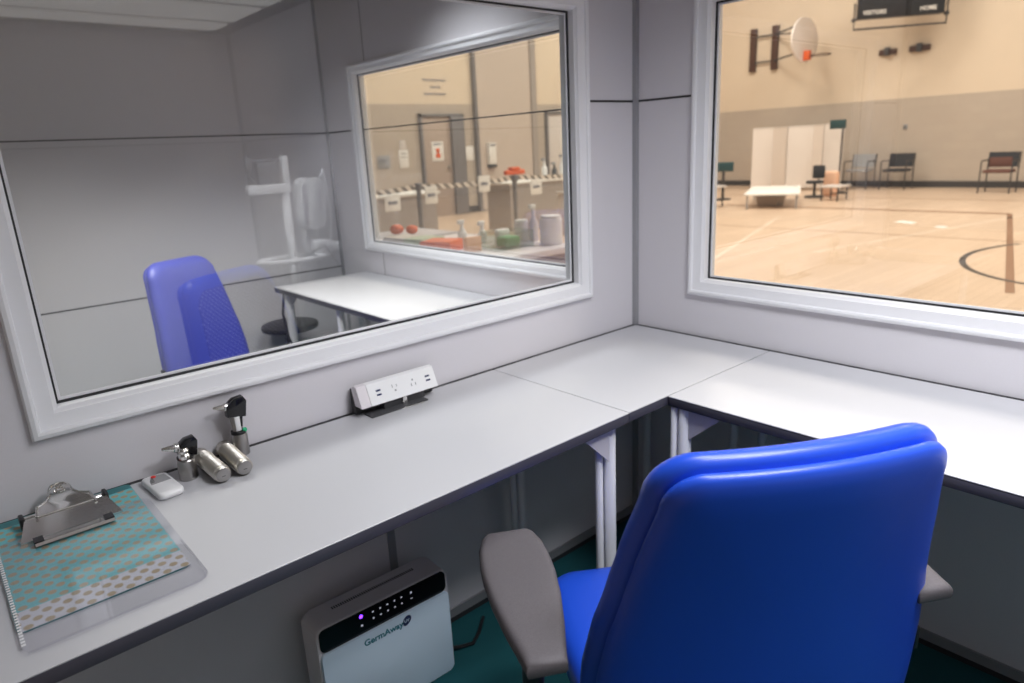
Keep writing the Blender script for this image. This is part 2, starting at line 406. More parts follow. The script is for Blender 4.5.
MB().box(.022, .0265, .318, 1.774, SEAM - .0025, SEAM + .0025).build('window_dark_line', M['seam'], w3, smooth=0)  # thin dark bar across the pane, level with the wall seam

# ------------------------------------------------------------------ desks
DH = .75; DT = .026; DP = .509
def leg(parent, x, y, r, h=DH - DT - .002, name='leg'):
    l = MB().rcyl((x, y, .004), (x, y, h), r, .002).build(name, M['leg'], parent)
    return l
def worktop(root, x0, x1, y0, y1, back=()):
    MB().box(x0, x1, y0, y1, DH - .003, DH, .001, 1).build('worktop', M['desk'], root)
    mb = MB().box(x0 + .0005, x1 - .0005, y0, y1, DH - DT, DH - .003, .002, 2)
    mb.build('edge_band', M['edge'], root)
def plate(root, pts, y0, y1, f):
    return MB().prism(pts, y0, y1, f).build('corner_bracket', M['bracket'], root)
JL = -.657
d1 = thing('desk', 'long grey desk under the left window holding the clipboard and power strip', 'desk', (0, 0, 0))
worktop(d1, OPEN + .03, JL - .0014, -DP, -.0115)
MB().box(OPEN + .03, JL - .002, -.0115, -.0015, DH - .02, DH + .0006).build('rear_gap_strip', M['gasket'], d1, smooth=0)  # black strip stands in for shade in the gap behind the desk
leg(d1, -.690, -.472, .0165); leg(d1, -.722, -.468, .0095)
leg(d1, -.652, -.100, .0125); leg(d1, -.678, -.095, .008)
leg(d1, OPEN + .10, -.432, .0165); leg(d1, OPEN + .10, -.10, .0125)
plate(d1, [(-.708, .722), (-.80, .722), (-.708, .635)], -.490, -.486, lambda u, v, h: (u, h, v))
d2 = thing('desk', 'square corner desk section where the two windowed walls meet', 'desk', (0, 0, 0))
worktop(d2, JL + .0012, -.0115, -DP + .0014, -.0115)
MB().box(JL + .002, -.0115, -.0115, -.0015, DH - .02, DH + .0006).box(-.0115, -.0015, -DP, -.0115, DH - .02, DH + .0006).build('rear_gap_strip', M['gasket'], d2, smooth=0)
leg(d2, -.045, -.09, .0125); leg(d2, -.085, -.448, .0125)
d3 = thing('desk', 'grey desk under the right window looking onto the gym', 'desk', (0, 0, 0))
worktop(d3, -DP, -.0115, -1.74, -DP - .0014)
MB().box(-.0115, -.0015, -1.74, -DP - .002, DH - .02, DH + .0006).build('rear_gap_strip', M['gasket'], d3, smooth=0)
leg(d3, -.488, -.548, .0165); leg(d3, -.496, -.522, .0095)
leg(d3, -.085, -.54, .0125); leg(d3, -.478, -1.68, .0165); leg(d3, -.085, -1.68, .0125)
plate(d3, [(-.560, .722), (-.655, .722), (-.560, .640)], -.496, -.492, lambda u, v, h: (h, u, v))
d4 = thing('desk', 'pale desk in the neighbouring booth seen through the left window', 'desk', (0, 0, 0))
worktop(d4, -.525, -.003, .075, 1.85)
leg(d4, -.485, 1.79, .022); leg(d4, -.10, 1.79, .0165); leg(d4, -.485, 1.25, .0165); leg(d4, -.10, .14, .0165); leg(d4, -.485, .14, .0165)
plate(d4, [(1.79, .722), (1.67, .722), (1.79, .64)], -.487, -.483, lambda u, v, h: (h, u, v))
mb = MB(); mb.tube([(-.505, 1.79, .72), (-.52, 1.80, .62), (-.512, 1.79, .50), (-.49, 1.75, .40), (-.47, 1.70, .34)], .006, 8)
tag(mb.build('cable', M['black']), 'black cable hanging down the end leg of the neighbouring desk', 'cable')

# ------------------------------------------------------------------ office chair (blue)
def outline(hw, ztop, zbot, rt, rb, n=14):
    """half-width function -> closed outline (x,z), counter-clockwise seen from behind, rounded corners"""
    pts = []
    wt = hw(ztop - rt); wb = hw(zbot + rb)
    for i in range(n + 1):               # top right corner
        a = PI / 2 * (1 - i / n); pts.append((wt - rt + rt * math.cos(a), ztop - rt + rt * math.sin(a)))
    m = 16
    for i in range(1, m):
        z = ztop - rt + (zbot + rb - ztop + rt) * i / m; pts.append((hw(z), z))
    for i in range(n + 1):
        a = -PI / 2 * i / n; pts.append((wb - rb + rb * math.cos(a), zbot + rb + rb * math.sin(a)))
    right = pts
    left = [(-x, z) for x, z in reversed(pts)]
    # straight top and bottom with a few points
    xb = right[-1][0]; bot = [(xb - 2 * xb * i / 10, zbot) for i in range(1, 10)]
    xt = right[0][0]; top = [(-xt + 2 * xt * i / 12, ztop) for i in range(1, 12)]
    return right + bot + left + top
def inset(poly, d):
    n = len(poly); out = []
    for i in range(n):
        (x0, z0), (x1, z1), (x2, z2) = poly[i - 1], poly[i], poly[(i + 1) % n]
        tx, tz = x2 - x0, z2 - z0; L = math.hypot(tx, tz) or 1
        out.append((x1 + tz / L * -d * -1 * -1, z1 - tx / L * -d * -1 * -1))
    # orientation check: shrink must reduce the width
    return out
def pillow(poly, steps, warp, dome=0., cap0=True, n_in=7):
    """stack of inset rings [(inset, h)], the last one filled to a slightly domed centre"""
    test = inset(poly, .01); sgn = 1 if max(p[0] for p in test) < max(p[0] for p in poly) else -1
    cx = 0.; cz = sum(p[1] for p in poly) / len(poly)
    rings = []
    for d, h in steps:
        rings.append([(x, z, h) for x, z in inset(poly, sgn * d)])
    last = inset(poly, sgn * steps[-1][0]); h = steps[-1][1]
    for k in range(1, n_in):
        s = 1 - k / n_in
        rings.append([(cx + (x - cx) * s, cz + (z - cz) * s, h + dome * (1 - s * s)) for x, z in last])
    return [[warp(x, z, h_) for x, z, h_ in r] for r in rings]
def make_chair(name, label, loc, rotz, m, wscale=1., arms=True, front=None, seat_m=None):
    root = thing(name, label, 'office chair', loc, rotz)
    LEAN = math.radians(9.8)
    hwp = [(.36, .278), (.48, .284), (.57, .281), (.65, .269), (.72, .252), (.80, .237), (.90, .214), (1.0, .200)]
    def hw(z):
        for (a, b), (c, d) in zip(hwp, hwp[1:]):
            if z <= c:
                t = max(0, (z - a) / (c - a)); t = t * t * (3 - 2 * t) * .3 + t * .7
                return (b + (d - b) * t) * wscale
        return hwp[-1][1] * wscale
    cxo = .047
    def warp(x, z, h):
        # h: distance forward of the rear reference plane (h<0 = behind it); edges wrap forward, lumbar swells forward
        y = -.36 + math.tan(LEAN) * (.98 - z) + h + .55 * x * x + .012 * math.sin((z - .45) / .53 * PI)
        return (x + cxo, y, z)
    shell = outline(hw, .950, .345, .055, .09)
    rings = pillow(shell, [(.022, .034), (.010, .026), (0, .014), (.002, .006), (.008, .001), (.018, -.003), (.035, -.006)], warp, -.004)
    mb = MB(); mb.loft(rings, cap0=True, cap1=True); mb.build('back_shell', m, root, smooth=60)
    cush = outline(lambda z: hw(z) + .011, .965, .338, .072, .095)
    rings = pillow(cush, [(.034, .022), (.014, .025), (.003, .033), (0, .043), (.001, .052), (.007, .064), (.018, .072), (.036, .077)], warp, .006)
    mb = MB(); mb.loft(rings, cap0=True, cap1=True); mb.build('back_cushion', m, root, smooth=60)
    if front:
        ins = outline(lambda z: hw(z) - .020, .925, .46, .08, .07)
        rings = pillow(ins, [(.0, .070), (.0, .0815), (.006, .0835)], warp, .006)
        mb = MB(); mb.loft(rings, cap0=True, cap1=True); mb.build('fabric_panel', front, root, smooth=60)
    # seat: rounded slab, front edge falling away
    def seat_w(y): return (.245 - .03 * max(0, (y - .05) / .2) ** 2) * wscale
    so = outline(lambda v: seat_w(v), .25, -.235, .085, .06)
    def sw(x, v, h): return (x + .02, v, .408 + h - .35 * max(0, v - .14) ** 2 * 2 - .012 * math.cos(x * 6))
    rings = pillow(so, [(.03, -.03), (.008, -.024), (0, -.005), (.0, .02), (.006, .036), (.018, .047), (.04, .053)], sw, .004)
    mb = MB(); mb.loft(rings); mb.build('seat', seat_m or m, root, smooth=60)
    mb = MB().box(-.19, .19, -.19, .19, .36, .388, .008); mb.box(-.09, .09, -.10, .10, .32, .362, .01); mb.build('seat_pan', M['black'], root)
    # spine joining seat and back
    mb = MB(); mb.loft([[(x + cxo * t, -.12 - .155 * t + dy * (1 - .3 * t) + (0 if t < .8 else .0), .35 + .14 * t ** 2 + dz) for x, dy, dz in ((-.04, 0, -.01), (.04, 0, -.01), (.04, 0, .012), (-.04, 0, .012))] for t in (0, .25, .5, .75, 1.)])
    mb.build('back_spine', M['black'], root)
    # column and five-star base
    mb = MB().rev((0, 0, .10), (0, 0, .345), [(0, .03), (.55, .03), (.56, .02), (1, .02)], 20); mb.build('gas_column', M['black'], root)
    mb = MB().rcyl((0, 0, .075), (0, 0, .125), .045, .006)
    for k in range(5):
        a = 2 * PI * k / 5 + .3; c, s_ = math.cos(a), math.sin(a)
        def P(r, t, z): return (c * r - s_ * t, s_ * r + c * t, z)
        mb.loft([[P(.03, -.026, .085), P(.03, .026, .085), P(.03, .022, .122), P(.03, -.022, .122)], [P(.17, -.02, .078), P(.17, .02, .078), P(.17, .016, .106), P(.17, -.016, .106)], [P(.30, -.014, .066), P(.30, .014, .066), P(.30, .011, .084), P(.30, -.011, .084)]])
    base = mb.build('star_base', M['black'], root)
    for k in range(5):
        a = 2 * PI * k / 5 + .3; c, s_ = math.cos(a), math.sin(a)
        mb = MB()
        for sd in (-1, 1):
            q = Vector((c * .29 - s_ * sd * .008, s_ * .29 + c * sd * .008, .031)); q2 = q + Vector((-s_ * sd * .018, c * sd * .018, 0))
            mb.rcyl(q, q2, .027, .004, 18)
        mb.cyl((c * .29, s_ * .29, .03), (c * .29, s_ * .29, .072), .008)
        mb.build('caster', M['darkgrey'], base)
    if arms:
        for sd in (-1, 1):
            ar = MB()
            # upright: bracket from under the seat, up to the pad
            pts = [(sd * .10, -.05, .372), (sd * .24, -.07, .372), (sd * .292, -.085, .40), (sd * .306, -.10, .46), (sd * .308, -.115, .56), (sd * .308, -.115, .622)]
            ar.tube(pts, .019, 12); ar.box(sd * .308 - .034, sd * .308 + .034, -.165, -.07, .615, .632, .005)
            arm = ar.build('armrest', M['black'], root)
            # long coffin-shaped pad: blunt ends, widest ahead of the middle
            half = [(.041, .092), (.050, .080), (.060, .045), (.0635, .0), (.0635, -.045), (.058, -.11), (.047, -.18), (.034, -.245), (.030, -.268)]
            sh = lambda y: sd * (.306 + .012 * (.09 - y) / .36)
            ol = [(hx, y) for hx, y in half] + [(-hx, y) for hx, y in reversed(half)]
            R = []
            for inn, z in ((.012, .632), (.002, .634), (0, .640), (.0, .650), (.003, .6565), (.007, .6595), (.012, .6605), (.03, .661)):
                row = []
                for hx, y in ol:
                    fx = hx - math.copysign(min(inn, abs(hx) - .002), hx); yc = -.088; fy = yc + (y - yc) * (1 - inn / .18)
                    row.append((sh(y) + fx, fy, z))
                R.append(row)
            MB().loft(R).build('arm_pad', M['pad'], arm, smooth=50)
    # small black tilt tab at the lower edge of the back
    q = Vector(warp(hw(.53) + .004, .53, .022)); MB().box(q.x - .004, q.x + .004, q.y - .018, q.y + .018, .508, .552, .002).build('edge_tab', M['black'], root)
    return root
A0 = math.radians(60)
chA = make_chair('office_chair', 'blue vinyl office chair with grey armrests in the foreground, seen from behind', (-.885, -.806, .004), A0 - PI / 2, M['vinyl'], front=M['fabric'])
chB = make_chair('office_chair', 'armless blue chair behind the left window in the neighbouring booth', (-.865, 1.31, .022), math.radians(180 + 24), M['vinyl_violet'], wscale=.70, arms=False)

# ------------------------------------------------------------------ black stool in the neighbouring booth
st = thing('stool', 'round black stool under the end of the neighbouring desk', 'stool', (-.43, 1.95, .004))
MB().rcyl((0, 0, .495), (0, 0, .525), .145, .010, 36).build('seat', M['black'], st)
MB().cyl((0, 0, .03), (0, 0, .495), .032).build('column', M['black'], st)
MB().rev((0, 0, 0), (0, 0, .035), [(0, .15), (.4, .15), (1, .04)], 32).build('base', M['black'], st)

# ------------------------------------------------------------------ things on the desk
TOP = DH
# clipboard, polka paper and clear sleeve (one clipboard)
cb = thing('clipboard', 'teal clipboard with polka dot paper under a chrome clip', 'clipboard', (-1.7275, -.02, TOP))
def rounded(x0, x1, y0, y1, r, n=6):
    o = []
    for cx, cy, a0 in ((x1 - r, y1 - r, 0), (x0 + r, y1 - r, PI / 2), (x0 + r, y0 + r, PI), (x1 - r, y0 + r, 1.5 * PI)):
        for i in range(n + 1):
            a = a0 + PI / 2 * i / n; o.append((cx + r * math.cos(a), cy + r * math.sin(a)))
    return o
MB().prism(rounded(-.118, .1125, -.3835, .008, .010), .0005, .0035, bev=.0008).build('board', M['teal_board'], cb)
MB().prism(rounded(-.114, .112, -.385, -.020, .004), .0036, .0046).build('paper', M['paper'], cb)
mb = MB().prism(rounded(-.119, .124, -.447, -.085, .022), .0050, .0062)
sl = mb.build('clear_sleeve', M['sleeve'], cb)
mb = MB()
for k in range(40): mb.box(-.117, -.112, -.425 + k * .0082, -.4205 + k * .0082, .0062, .0066)
mb.build('punched_edge', M['hole_strip'], sl, smooth=0)
mb = MB(); mb.tube([(-.113, -.4445, .0058), (.10, -.4445, .0058), (.115, -.44, .0058), (.122, -.425, .0058), (.122, -.30, .0058)], .0016, 8)
mb.build('welded_edge', M['sleeve'], sl)
# the clip
clip = thing('clip_root', None, None, (0, 0, 0)); clip.name = 'clip'; clip.parent = cb; clip.location = (-.004, -.085, .0046)
mb = MB()
# jaw: long bevelled plate rising to the back
mb.loft([[(-.078 + t, -.034, .001), (.078 - t, -.034, .001), (.064 - t, .004, .022), (-.064 + t, .004, .022)] if k == 0 else [(-.078, -.034, .005), (.078, -.034, .005), (.064, .006, .026), (-.064, .006, .026)] for k, t in ((0, 0), (1, 0))])
mb.build('jaw', M['chrome'], clip, smooth=20)
mb = MB()
tab = [(-.045, .0), (.045, .0), (.040, .022), (.026, .030), (.017, .042), (.016, .056), (.010, .066), (0, .069), (-.010, .066), (-.016, .056), (-.017, .042), (-.026, .030), (-.040, .022)]
mb.prism(tab, 0, .0022, lambda u, v, h: (u, .004 + v * .96, .026 + v * .35 + h), bev=.0008)
mb.build('lever', M['chrome'], clip, smooth=30)
mb = MB()
mb.tube(([(-.046, .000, .0285)] + [(u * 1.02, .004 + v * .96, .0285 + v * .35) for u, v in ([(-.040, .022), (-.026, .030), (-.017, .042), (-.016, .056), (-.010, .066), (0, .069), (.010, .066), (.016, .056), (.017, .042), (.026, .030), (.040, .022)])] + [(.046, .0, .0285)]), .0022, 8)
mb.ring_tube((0, .054, .0475), .0075, .0075, .0020, 20, 8, Matrix.Rotation(.34, 3, 'X'))
mb.build('lever_rim', M['chrome'], clip)
mb = MB(); mb.rcyl((-.064, .040, .013), (.064, .040, .013), .0065, .001); mb.rcyl((-.064, .026, .015), (.064, .026, .015), .004, .001); mb.build('spring_bar', M['chrome'], clip)
for sd in (-1, 1): MB().box(sd * .066 - .004, sd * .066 + .004, .022, .050, .0, .024, .003).build('end_cap', M['black'], clip)
mb = MB().prism([(-.040, .002), (-.040, .007), (-.060, .009), (-.062, .004)], -.060, .060, lambda u, v, h: (h, u, v)); mb.build('lower_jaw', M['chrome'], clip, smooth=20)
for sd in (-1, 1): MB().prism([(-.038, .003), (-.038, .011), (-.058, .0105), (-.060, .004)], sd * .0605, sd * .046, lambda u, v, h: (h, u, v)).build('jaw_pad', M['gloss_black'], clip, smooth=20)

# garage-remote shaped alarm button
rm = thing('call_remote', 'small white remote with a red button beside the clipboard', 'remote', (-1.570, -.083, TOP), math.radians(4)); rm.scale = (.86, .95, .72)
mb = MB(); ol = rounded(-.0275, .0275, -.058, .058, .012)
mb.loft([[(x * s, y * s, z) for x, y in ol] for s, z in ((.93, .0005), (1., .004), (1., .012), (.97, .017), (.88, .0195))]); mb.build('body', M['white'], rm, smooth=50)
fan = [(-.016, .012)] + [(-.016 + .040 * math.cos(a), .012 + .036 * math.sin(a)) for a in [PI / 2 * i / 10 for i in range(11)]]
fan = [(x, y) for x, y in [(.022, .004), (.020, .040), (.004, .046), (-.008, .040), (-.018, .024), (-.021, .004)]]
MB().prism(fan, .0190, .0200).build('label_plate', M['greylabel'], rm)
MB().rcyl((-.004, .040, .0195), (-.004, .040, .0225), .0055, .001).build('red_button', M['red'], rm)
mb = MB()
for i in range(4): mb.box(-.019 + i * .002, -.010 + i * .001, .014 + i * .007, .016 + i * .007, .0200, .0206)
mb.build('button_marks', M['black'], rm, smooth=0)

# otoscopes
def cone_head(mb, base, tip, r0, r1): mb.rev(base, tip, [(0, r0), (.25, r0 * .95), (.3, r0 * .72), (.95, r1), (1, r1 * .7)], 20)
s1 = thing('otoscope', 'short otoscope head standing on a steel base beside the remote', 'otoscope', (-1.517, -.070, TOP)); s1.scale = (.87, .87, .95)
MB().rev((0, 0, 0), (0, 0, .046), [(0, .0195), (.03, .0205), (.55, .0205), (.6, .0195), (.93, .0195), (1, .017)], 28).build('steel_base', M['steel'], s1)
MB().rcyl((0, 0, .046), (0, 0, .052), .0185, .001).build('black_ring', M['black'], s1)
mb = MB().rev((-.004, -.010, .050), (-.004, -.010, .074), [(0, .012), (.3, .013), (.5, .010), (.75, .0125), (1, .009)], 20); mb.build('neck', M['chrome'], s1)
def head_prism(mb, h0, h1, sc=1.):
    mb.prism([(-.018 * sc, .0), (.020 * sc, -.006 * sc), (.026 * sc, .026 * sc), (.020 * sc, .036 * sc), (.000, .034 * sc), (-.018 * sc, .022 * sc)], h0, h1, lambda u, v, h: (u, h, v), bev=.003)
mb = MB(); head_prism(mb, -.012, .014); o = mb.build('head', M['gloss_black'], s1); o.location = (.006, .006, .053)
mb = MB(); cone_head(mb, (-.010, .004, .072), (-.045, .005, .078), .011, .0035); mb.build('speculum', M['chrome'], s1)
s2 = thing('otoscope', 'tall otoscope with a green dial on its handle at the wall', 'otoscope', (-1.395, -.034, TOP), 0); s2.scale = (.86, .86, .95)
MB().rev((0, 0, 0), (0, 0, .052), [(0, .0185), (.03, .0195), (.9, .0195), (1, .017)], 28).build('steel_base', M['steel'], s2)
MB().rcyl((0, 0, .051), (0, 0, .058), .019, .0015).build('black_ring', M['black'], s2)
mb = MB().rev((-.001, 0, .057), (-.006, 0, .098), [(0, .012), (.5, .0115), (1, .0125)], 20); mb.build('neck', M['steel'], s2)
MB().rcyl((.012, -.008, .058), (.012, -.014, .060), .0055, .001).build('green_dial', M['green_led'], s2)
MB().box(-.0085, .004, -.0135, -.010, .060, .094, .001).build('neck_label', M['white'], s2)
mb = MB(); head_prism(mb, -.013, .013, 1.15); mb.prism([(.0, -.002), (.016, -.004), (.012, -.030), (.001, -.028)], -.009, .009, lambda u, v, h: (u, h, v), bev=.002)
o = mb.build('head', M['gloss_black'], s2); o.location = (-.002, 0, .096)
mb = MB(); cone_head(mb, (-.016, .0, .118), (-.051, .0, .124), .010, .0035); mb.build('speculum', M['chrome'], s2)
# battery handles lying down
for (x, lab) in ((-1.4745, 'ridged steel battery handle lying nearest the short otoscope'), (-1.4275, 'ridged steel battery handle lying in front of the tall otoscope')):
    hd = thing('battery_handle', lab, 'handle', (x, -.078, TOP), math.radians(-2 if x > -1.45 else 1)); hd.scale = (.86, 1, .86)
    mb = MB(); prof = [(0, .017), (.02, .0195)]
    for k in range(30):
        t = .06 + .80 * k / 30; prof += [(t, .0190), (t + .010, .0205)]
    prof += [(.90, .0195), (.98, .0195), (1, .0175)]
    mb.rev((0, -.070, .0206), (0, .066, .0206), prof, 28); mb.build('barrel', M['knurl'], hd, smooth=60)
    MB().rcyl((0, -.0725, .0206), (0, -.0695, .0206), .0165, .001).build('end_disc', M['steel'], hd)
    MB().box(-.004, .004, -.073, -.0724, .017, .0185).build('disc_slot', M['darkgrey'], hd, smooth=0)

# power strip
ps = thing('power_strip', 'white power strip with outlets and charging ports clamped at the desk back', 'power strip', (-.985, -.04, TOP))
# section (y,z): leaning face
sec = [(-.024, .026), (-.002, .076), (.010, .078), (.022, .070), (.010, .026)]
MB().prism(sec, -.104, .108, lambda u, v, h: (h * .93 - .004, u, v), bev=.0012).build('white_body', M['white'], ps, smooth=30)
MB().prism(sec, -.128, -.1012, lambda u, v, h: (h, u, v), bev=.0012).build('end_piece', M['offwhite'], ps, smooth=30)
MB().prism([(.012, .002), (.018, .066), (.032, .066), (.032, .002)], -.126, .100, lambda u, v, h: (h, u, v)).build('back_plate', M['black'], ps)
mb = MB().box(-.11, .055, -.035, .03, .0005, .004, .001); mb.box(-.06, .06, -.012, .02, .003, .024, .002); mb.build('clamp_foot', M['darkgrey'], ps)
MB().box(-.01, .002, -.020, -.008, .004, .024, .001).box(-.04, .04, -.040, -.036, .0005, .003, .001).build('clamp_screw', M['chrome'], ps)
fu, fv = Vector((1, 0, 0)), Vector((0, .022, .050)).normalized()
def face(mb, x, v, wd, ht):
    mb.box(-wd / 2, wd / 2, -ht / 2, ht / 2, -.0002, .0005, mtx=basis((x * .93 - .004, -.024 + fv.y * v * .83, .026 + fv.z * v * .83), fu, fv))
for x in (-.074, .082):
    for v in (.027, .040):
        mb = MB(); face(mb, x, v, .013, .0045); mb.build('usb_port', M['logo_navy'], ps, smooth=0)
for cx, up in ((-.024, 1), (.034, -1)):
    mb = MB()
    face(mb, cx - .0065, .034 + up * .006, .0018, .008); face(mb, cx + .0065, .034 + up * .006, .0018, .0065); face(mb, cx, .034 - up * .008, .0045, .0045)
    mb.build('outlet', M['greylabel'], ps, smooth=0)

# ------------------------------------------------------------------ air purifier under the desk
ap = thing('air_purifier', 'white air purifier with a black control strip on the floor under the desk', 'air purifier', (-1.155, -.15, .004), math.radians(-1.5))
W2 = .182; AH = .312
MB().prism(rounded(-W2, W2, .0, AH, .022), .002, .088, lambda u, v, h: (u, h, v), bev=.006, seg=3).build('housing', M['offwhite'], ap, smooth=40)
mb = MB().prism([(x, z) for x, z in rounded(-W2 + .006, W2 - .006, .247, AH - .004, .016)], -.001, .004, lambda u, v, h: (u, h, v)); cp = mb.build('control_strip', M['gloss_black'], ap)
MB().prism(rounded(-W2 + .004, W2 - .004, .004, .247, .012), -.008, .003, lambda u, v, h: (u, h, v), bev=.003).build('front_panel', M['bluewhite'], ap, smooth=40)
mb = MB()
for k in range(40): mb.box(-.115 + k * .0058, -.112 + k * .0058, .050, .060, AH - .0002, AH + .0006)
mb.build('air_vent', M['seam'], ap, smooth=0)
MB().rcyl((-.068, -.0014, .295), (-.068, -.0004, .295), .005, .0002).build('power_light', M['led'], cp)
def icon(x, z, w_, h):
    MB().box(x - w_ / 2, x + w_ / 2, -.0014, -.0006, z - h / 2, z + h / 2).build('panel_icon', M['icon'], cp, smooth=0)
for k in range(5):
    for r in range(2): icon(-.036 + k * .020, (.2925 - r * .018), .0035 if (k + r) % 2 else .005, .0035 if (k + r) % 2 == 0 else .0045)
icon(-.068, .270, .005, .005); icon(.072, .292, .005, .006); icon(.072, .275, .006, .002)
FR = lambda x, z, y=-.0083: basis((x, y, z), (1, 0, 0), (0, 0, 1))
text_mesh('brand_lettering', 'GermAway', .0235, M['logo_teal'], ap, FR(-.017, .222), .0006)
bd = MB(); bd.prism([(.018 * math.cos(a) * (1.0 if math.cos(a) > 0 else .8), .0125 * math.sin(a) + .004 * math.cos(a)) for a in [2 * PI * i / 24 for i in range(24)]], -.0092, -.0080, lambda u, v, h: (.048 + u * .75, h, .2255 + v)); bdo = bd.build('brand_badge', M['logo_navy'], ap)
text_mesh('badge_lettering', 'UV', .011, M['bluewhite'], bdo, FR(.048, .2255, -.0094))
mb = MB().tube([(.18, .05, .03), (.23, .04, .012), (.27, .03, .008), (.31, .055, .008), (.36, .10, .008)], .005, 8); mb.build('power_cord', M['black'], ap)

# ------------------------------------------------------------------ vital-signs stand (mirrored in the left window)
vs = thing('vital_signs_monitor', 'white vital signs monitor on a wheeled pole, mirrored in the left window', 'medical monitor', (-.30, -2.03, .004))
MB().rcyl((0, 0, .08), (0, 0, 1.20), .024, .003).build('pole', M['white'], vs)
mb = MB().box(-.20, .03, -.02, .03, 1.185, 1.235, .008); mb.box(.0, .03, -.01, .03, 1.23, 1.375, .006); mb.build('top_bracket', M['white'], vs)
mb = MB().box(-.13, -.02, -.03, .01, 1.238, 1.345, .004); mb.box(-.185, -.15, -.02, 0, 1.30, 1.37, .004); mb.box(-.15, .0, -.02, -.005, 1.35, 1.362, .002); mb.tube([(-.165, 0, 1.31), (-.18, .0, 1.28), (-.15, .0, 1.25)], .006); mb.build('probe_holder', M['darkgrey'], vs)
mb = MB(); ol = rounded(-.062, .068, 0, .27, .04, 6)
mb.prism(ol, -.05, .07, lambda u, v, h: (.115 + u + v * .06, h, .985 + v), bev=.012, seg=3); md = mb.build('monitor_body', M['white'], vs, smooth=40)
mb = MB().prism(rounded(.03, .046, .09, .20, .008), .0705, .072, lambda u, v, h: (.115 + u + v * .06, h, .985 + v)); mb.prism(rounded(-.055, -.035, .03, .24, .008), .0705, .072, lambda u, v, h: (.115 + u + v * .06, h, .985 + v)); mb.build('grip_slot', M['bracket'], md)
mb = MB().box(.07, .15, -.03, .04, .93, .99, .01); mb.rcyl((.09, 0, .85), (.09, 0, .94), .02, .004); mb.build('monitor_mount', M['white'], vs)
mb = MB().tube([(.20, .03, 1.255), (.215, .03, 1.30), (.225, .03, 1.22), (.235, .03, 1.08), (.225, .02, .95), (.215, .02, .90)], .008); mb.build('probe_cable', M['white'], vs)
mb = MB().ring_tube((0, 0, .835), .185, .10, .015, 40, 10); mb.cyl((0, -.10, .835), (0, .10, .835), .010); bk = mb.build('ring_handle', M['white'], vs)
mb = MB()
for k in range(18):
    a = 2 * PI * k / 18; mb.cyl((.15 * math.cos(a), .085 * math.sin(a), .825), (.13 * math.cos(a), .075 * math.sin(a), .72), .003, seg=6)
for z, s_ in ((.72, .86), (.77, .93)): mb.ring_tube((0, 0, z), .15 * s_, .085 * s_, .003, 32, 6)
mb.build('wire_basket', M['alu'], vs)
mb = MB().box(.10, .20, -.04, .06, .83, .925, .01); mb.box(.19, .265, -.02, .04, .85, .905, .008); mb.build('accessory_box', M['white'], vs)
mb = MB().tube([(.06, .10, .87), (.13, .13, .90), (.20, .11, .80), (.22, .11, .74)], .005); mb.build('sensor_cable', M['darkgrey'], vs)
mb = MB()
for k in range(5):
    a = 2 * PI * k / 5; mb.loft([[(0 - .018 * math.sin(a), .018 * math.cos(a), .07), (.018 * math.sin(a), -.018 * math.cos(a), .07), (.018 * math.sin(a), -.018 * math.cos(a), .10), (-.018 * math.sin(a), .018 * math.cos(a), .10)], [(.23 * math.cos(a) - .012 * math.sin(a), .23 * math.sin(a) + .012 * math.cos(a), .055), (.23 * math.cos(a) + .012 * math.sin(a), .23 * math.sin(a) - .012 * math.cos(a), .055), (.23 * math.cos(a) + .012 * math.sin(a), .23 * math.sin(a) - .012 * math.cos(a), .075), (.23 * math.cos(a) - .012 * math.sin(a), .23 * math.sin(a) + .012 * math.cos(a), .075)]])
mb.rcyl((0, 0, .06), (0, 0, .12), .04, .005); vb = mb.build('wheeled_base', M['white'], vs)
for k in range(5):
    a = 2 * PI * k / 5
    MB().rcyl((.22 * math.cos(a) + .012 * math.sin(a), .22 * math.sin(a) - .012 * math.cos(a), .028), (.22 * math.cos(a) - .012 * math.sin(a), .22 * math.sin(a) + .012 * math.cos(a), .028), .0275, .004, 18).build('caster', M['darkgrey'], vb)

# ------------------------------------------------------------------ gym
GX = 16.4; GY = 11.0; GH = 7.5
struct(MB().box(-9, GX + .3, -16, GY + .3, -.15, -.021).build('floor_gym', M['gym_floor'], smooth=0))
def two_tone(name, b0, zs):
    mb = MB(); mb.mi = 1; mb.box(*b0, -.1, zs); mb.mi = 0; mb.box(*b0, zs, GH); return struct(mb.build(name, [M['cream'], M['block']], smooth=0))
two_tone('wall_gym_far', (GX, GX + .3, -16, GY + .3), 2.02)
two_tone('wall_gym_side', (T + .5, GX, GY, GY + .3), 2.31)
struct(MB().box(GX - .03, GX, -16, GY, -.02, .12).build('baseboard_far', M['gym_dark'], smooth=0))
struct(MB().box(T + .5, GX, GY - .02, GY, -.02, .12).build('baseboard_side', M['gym_dark'], smooth=0))
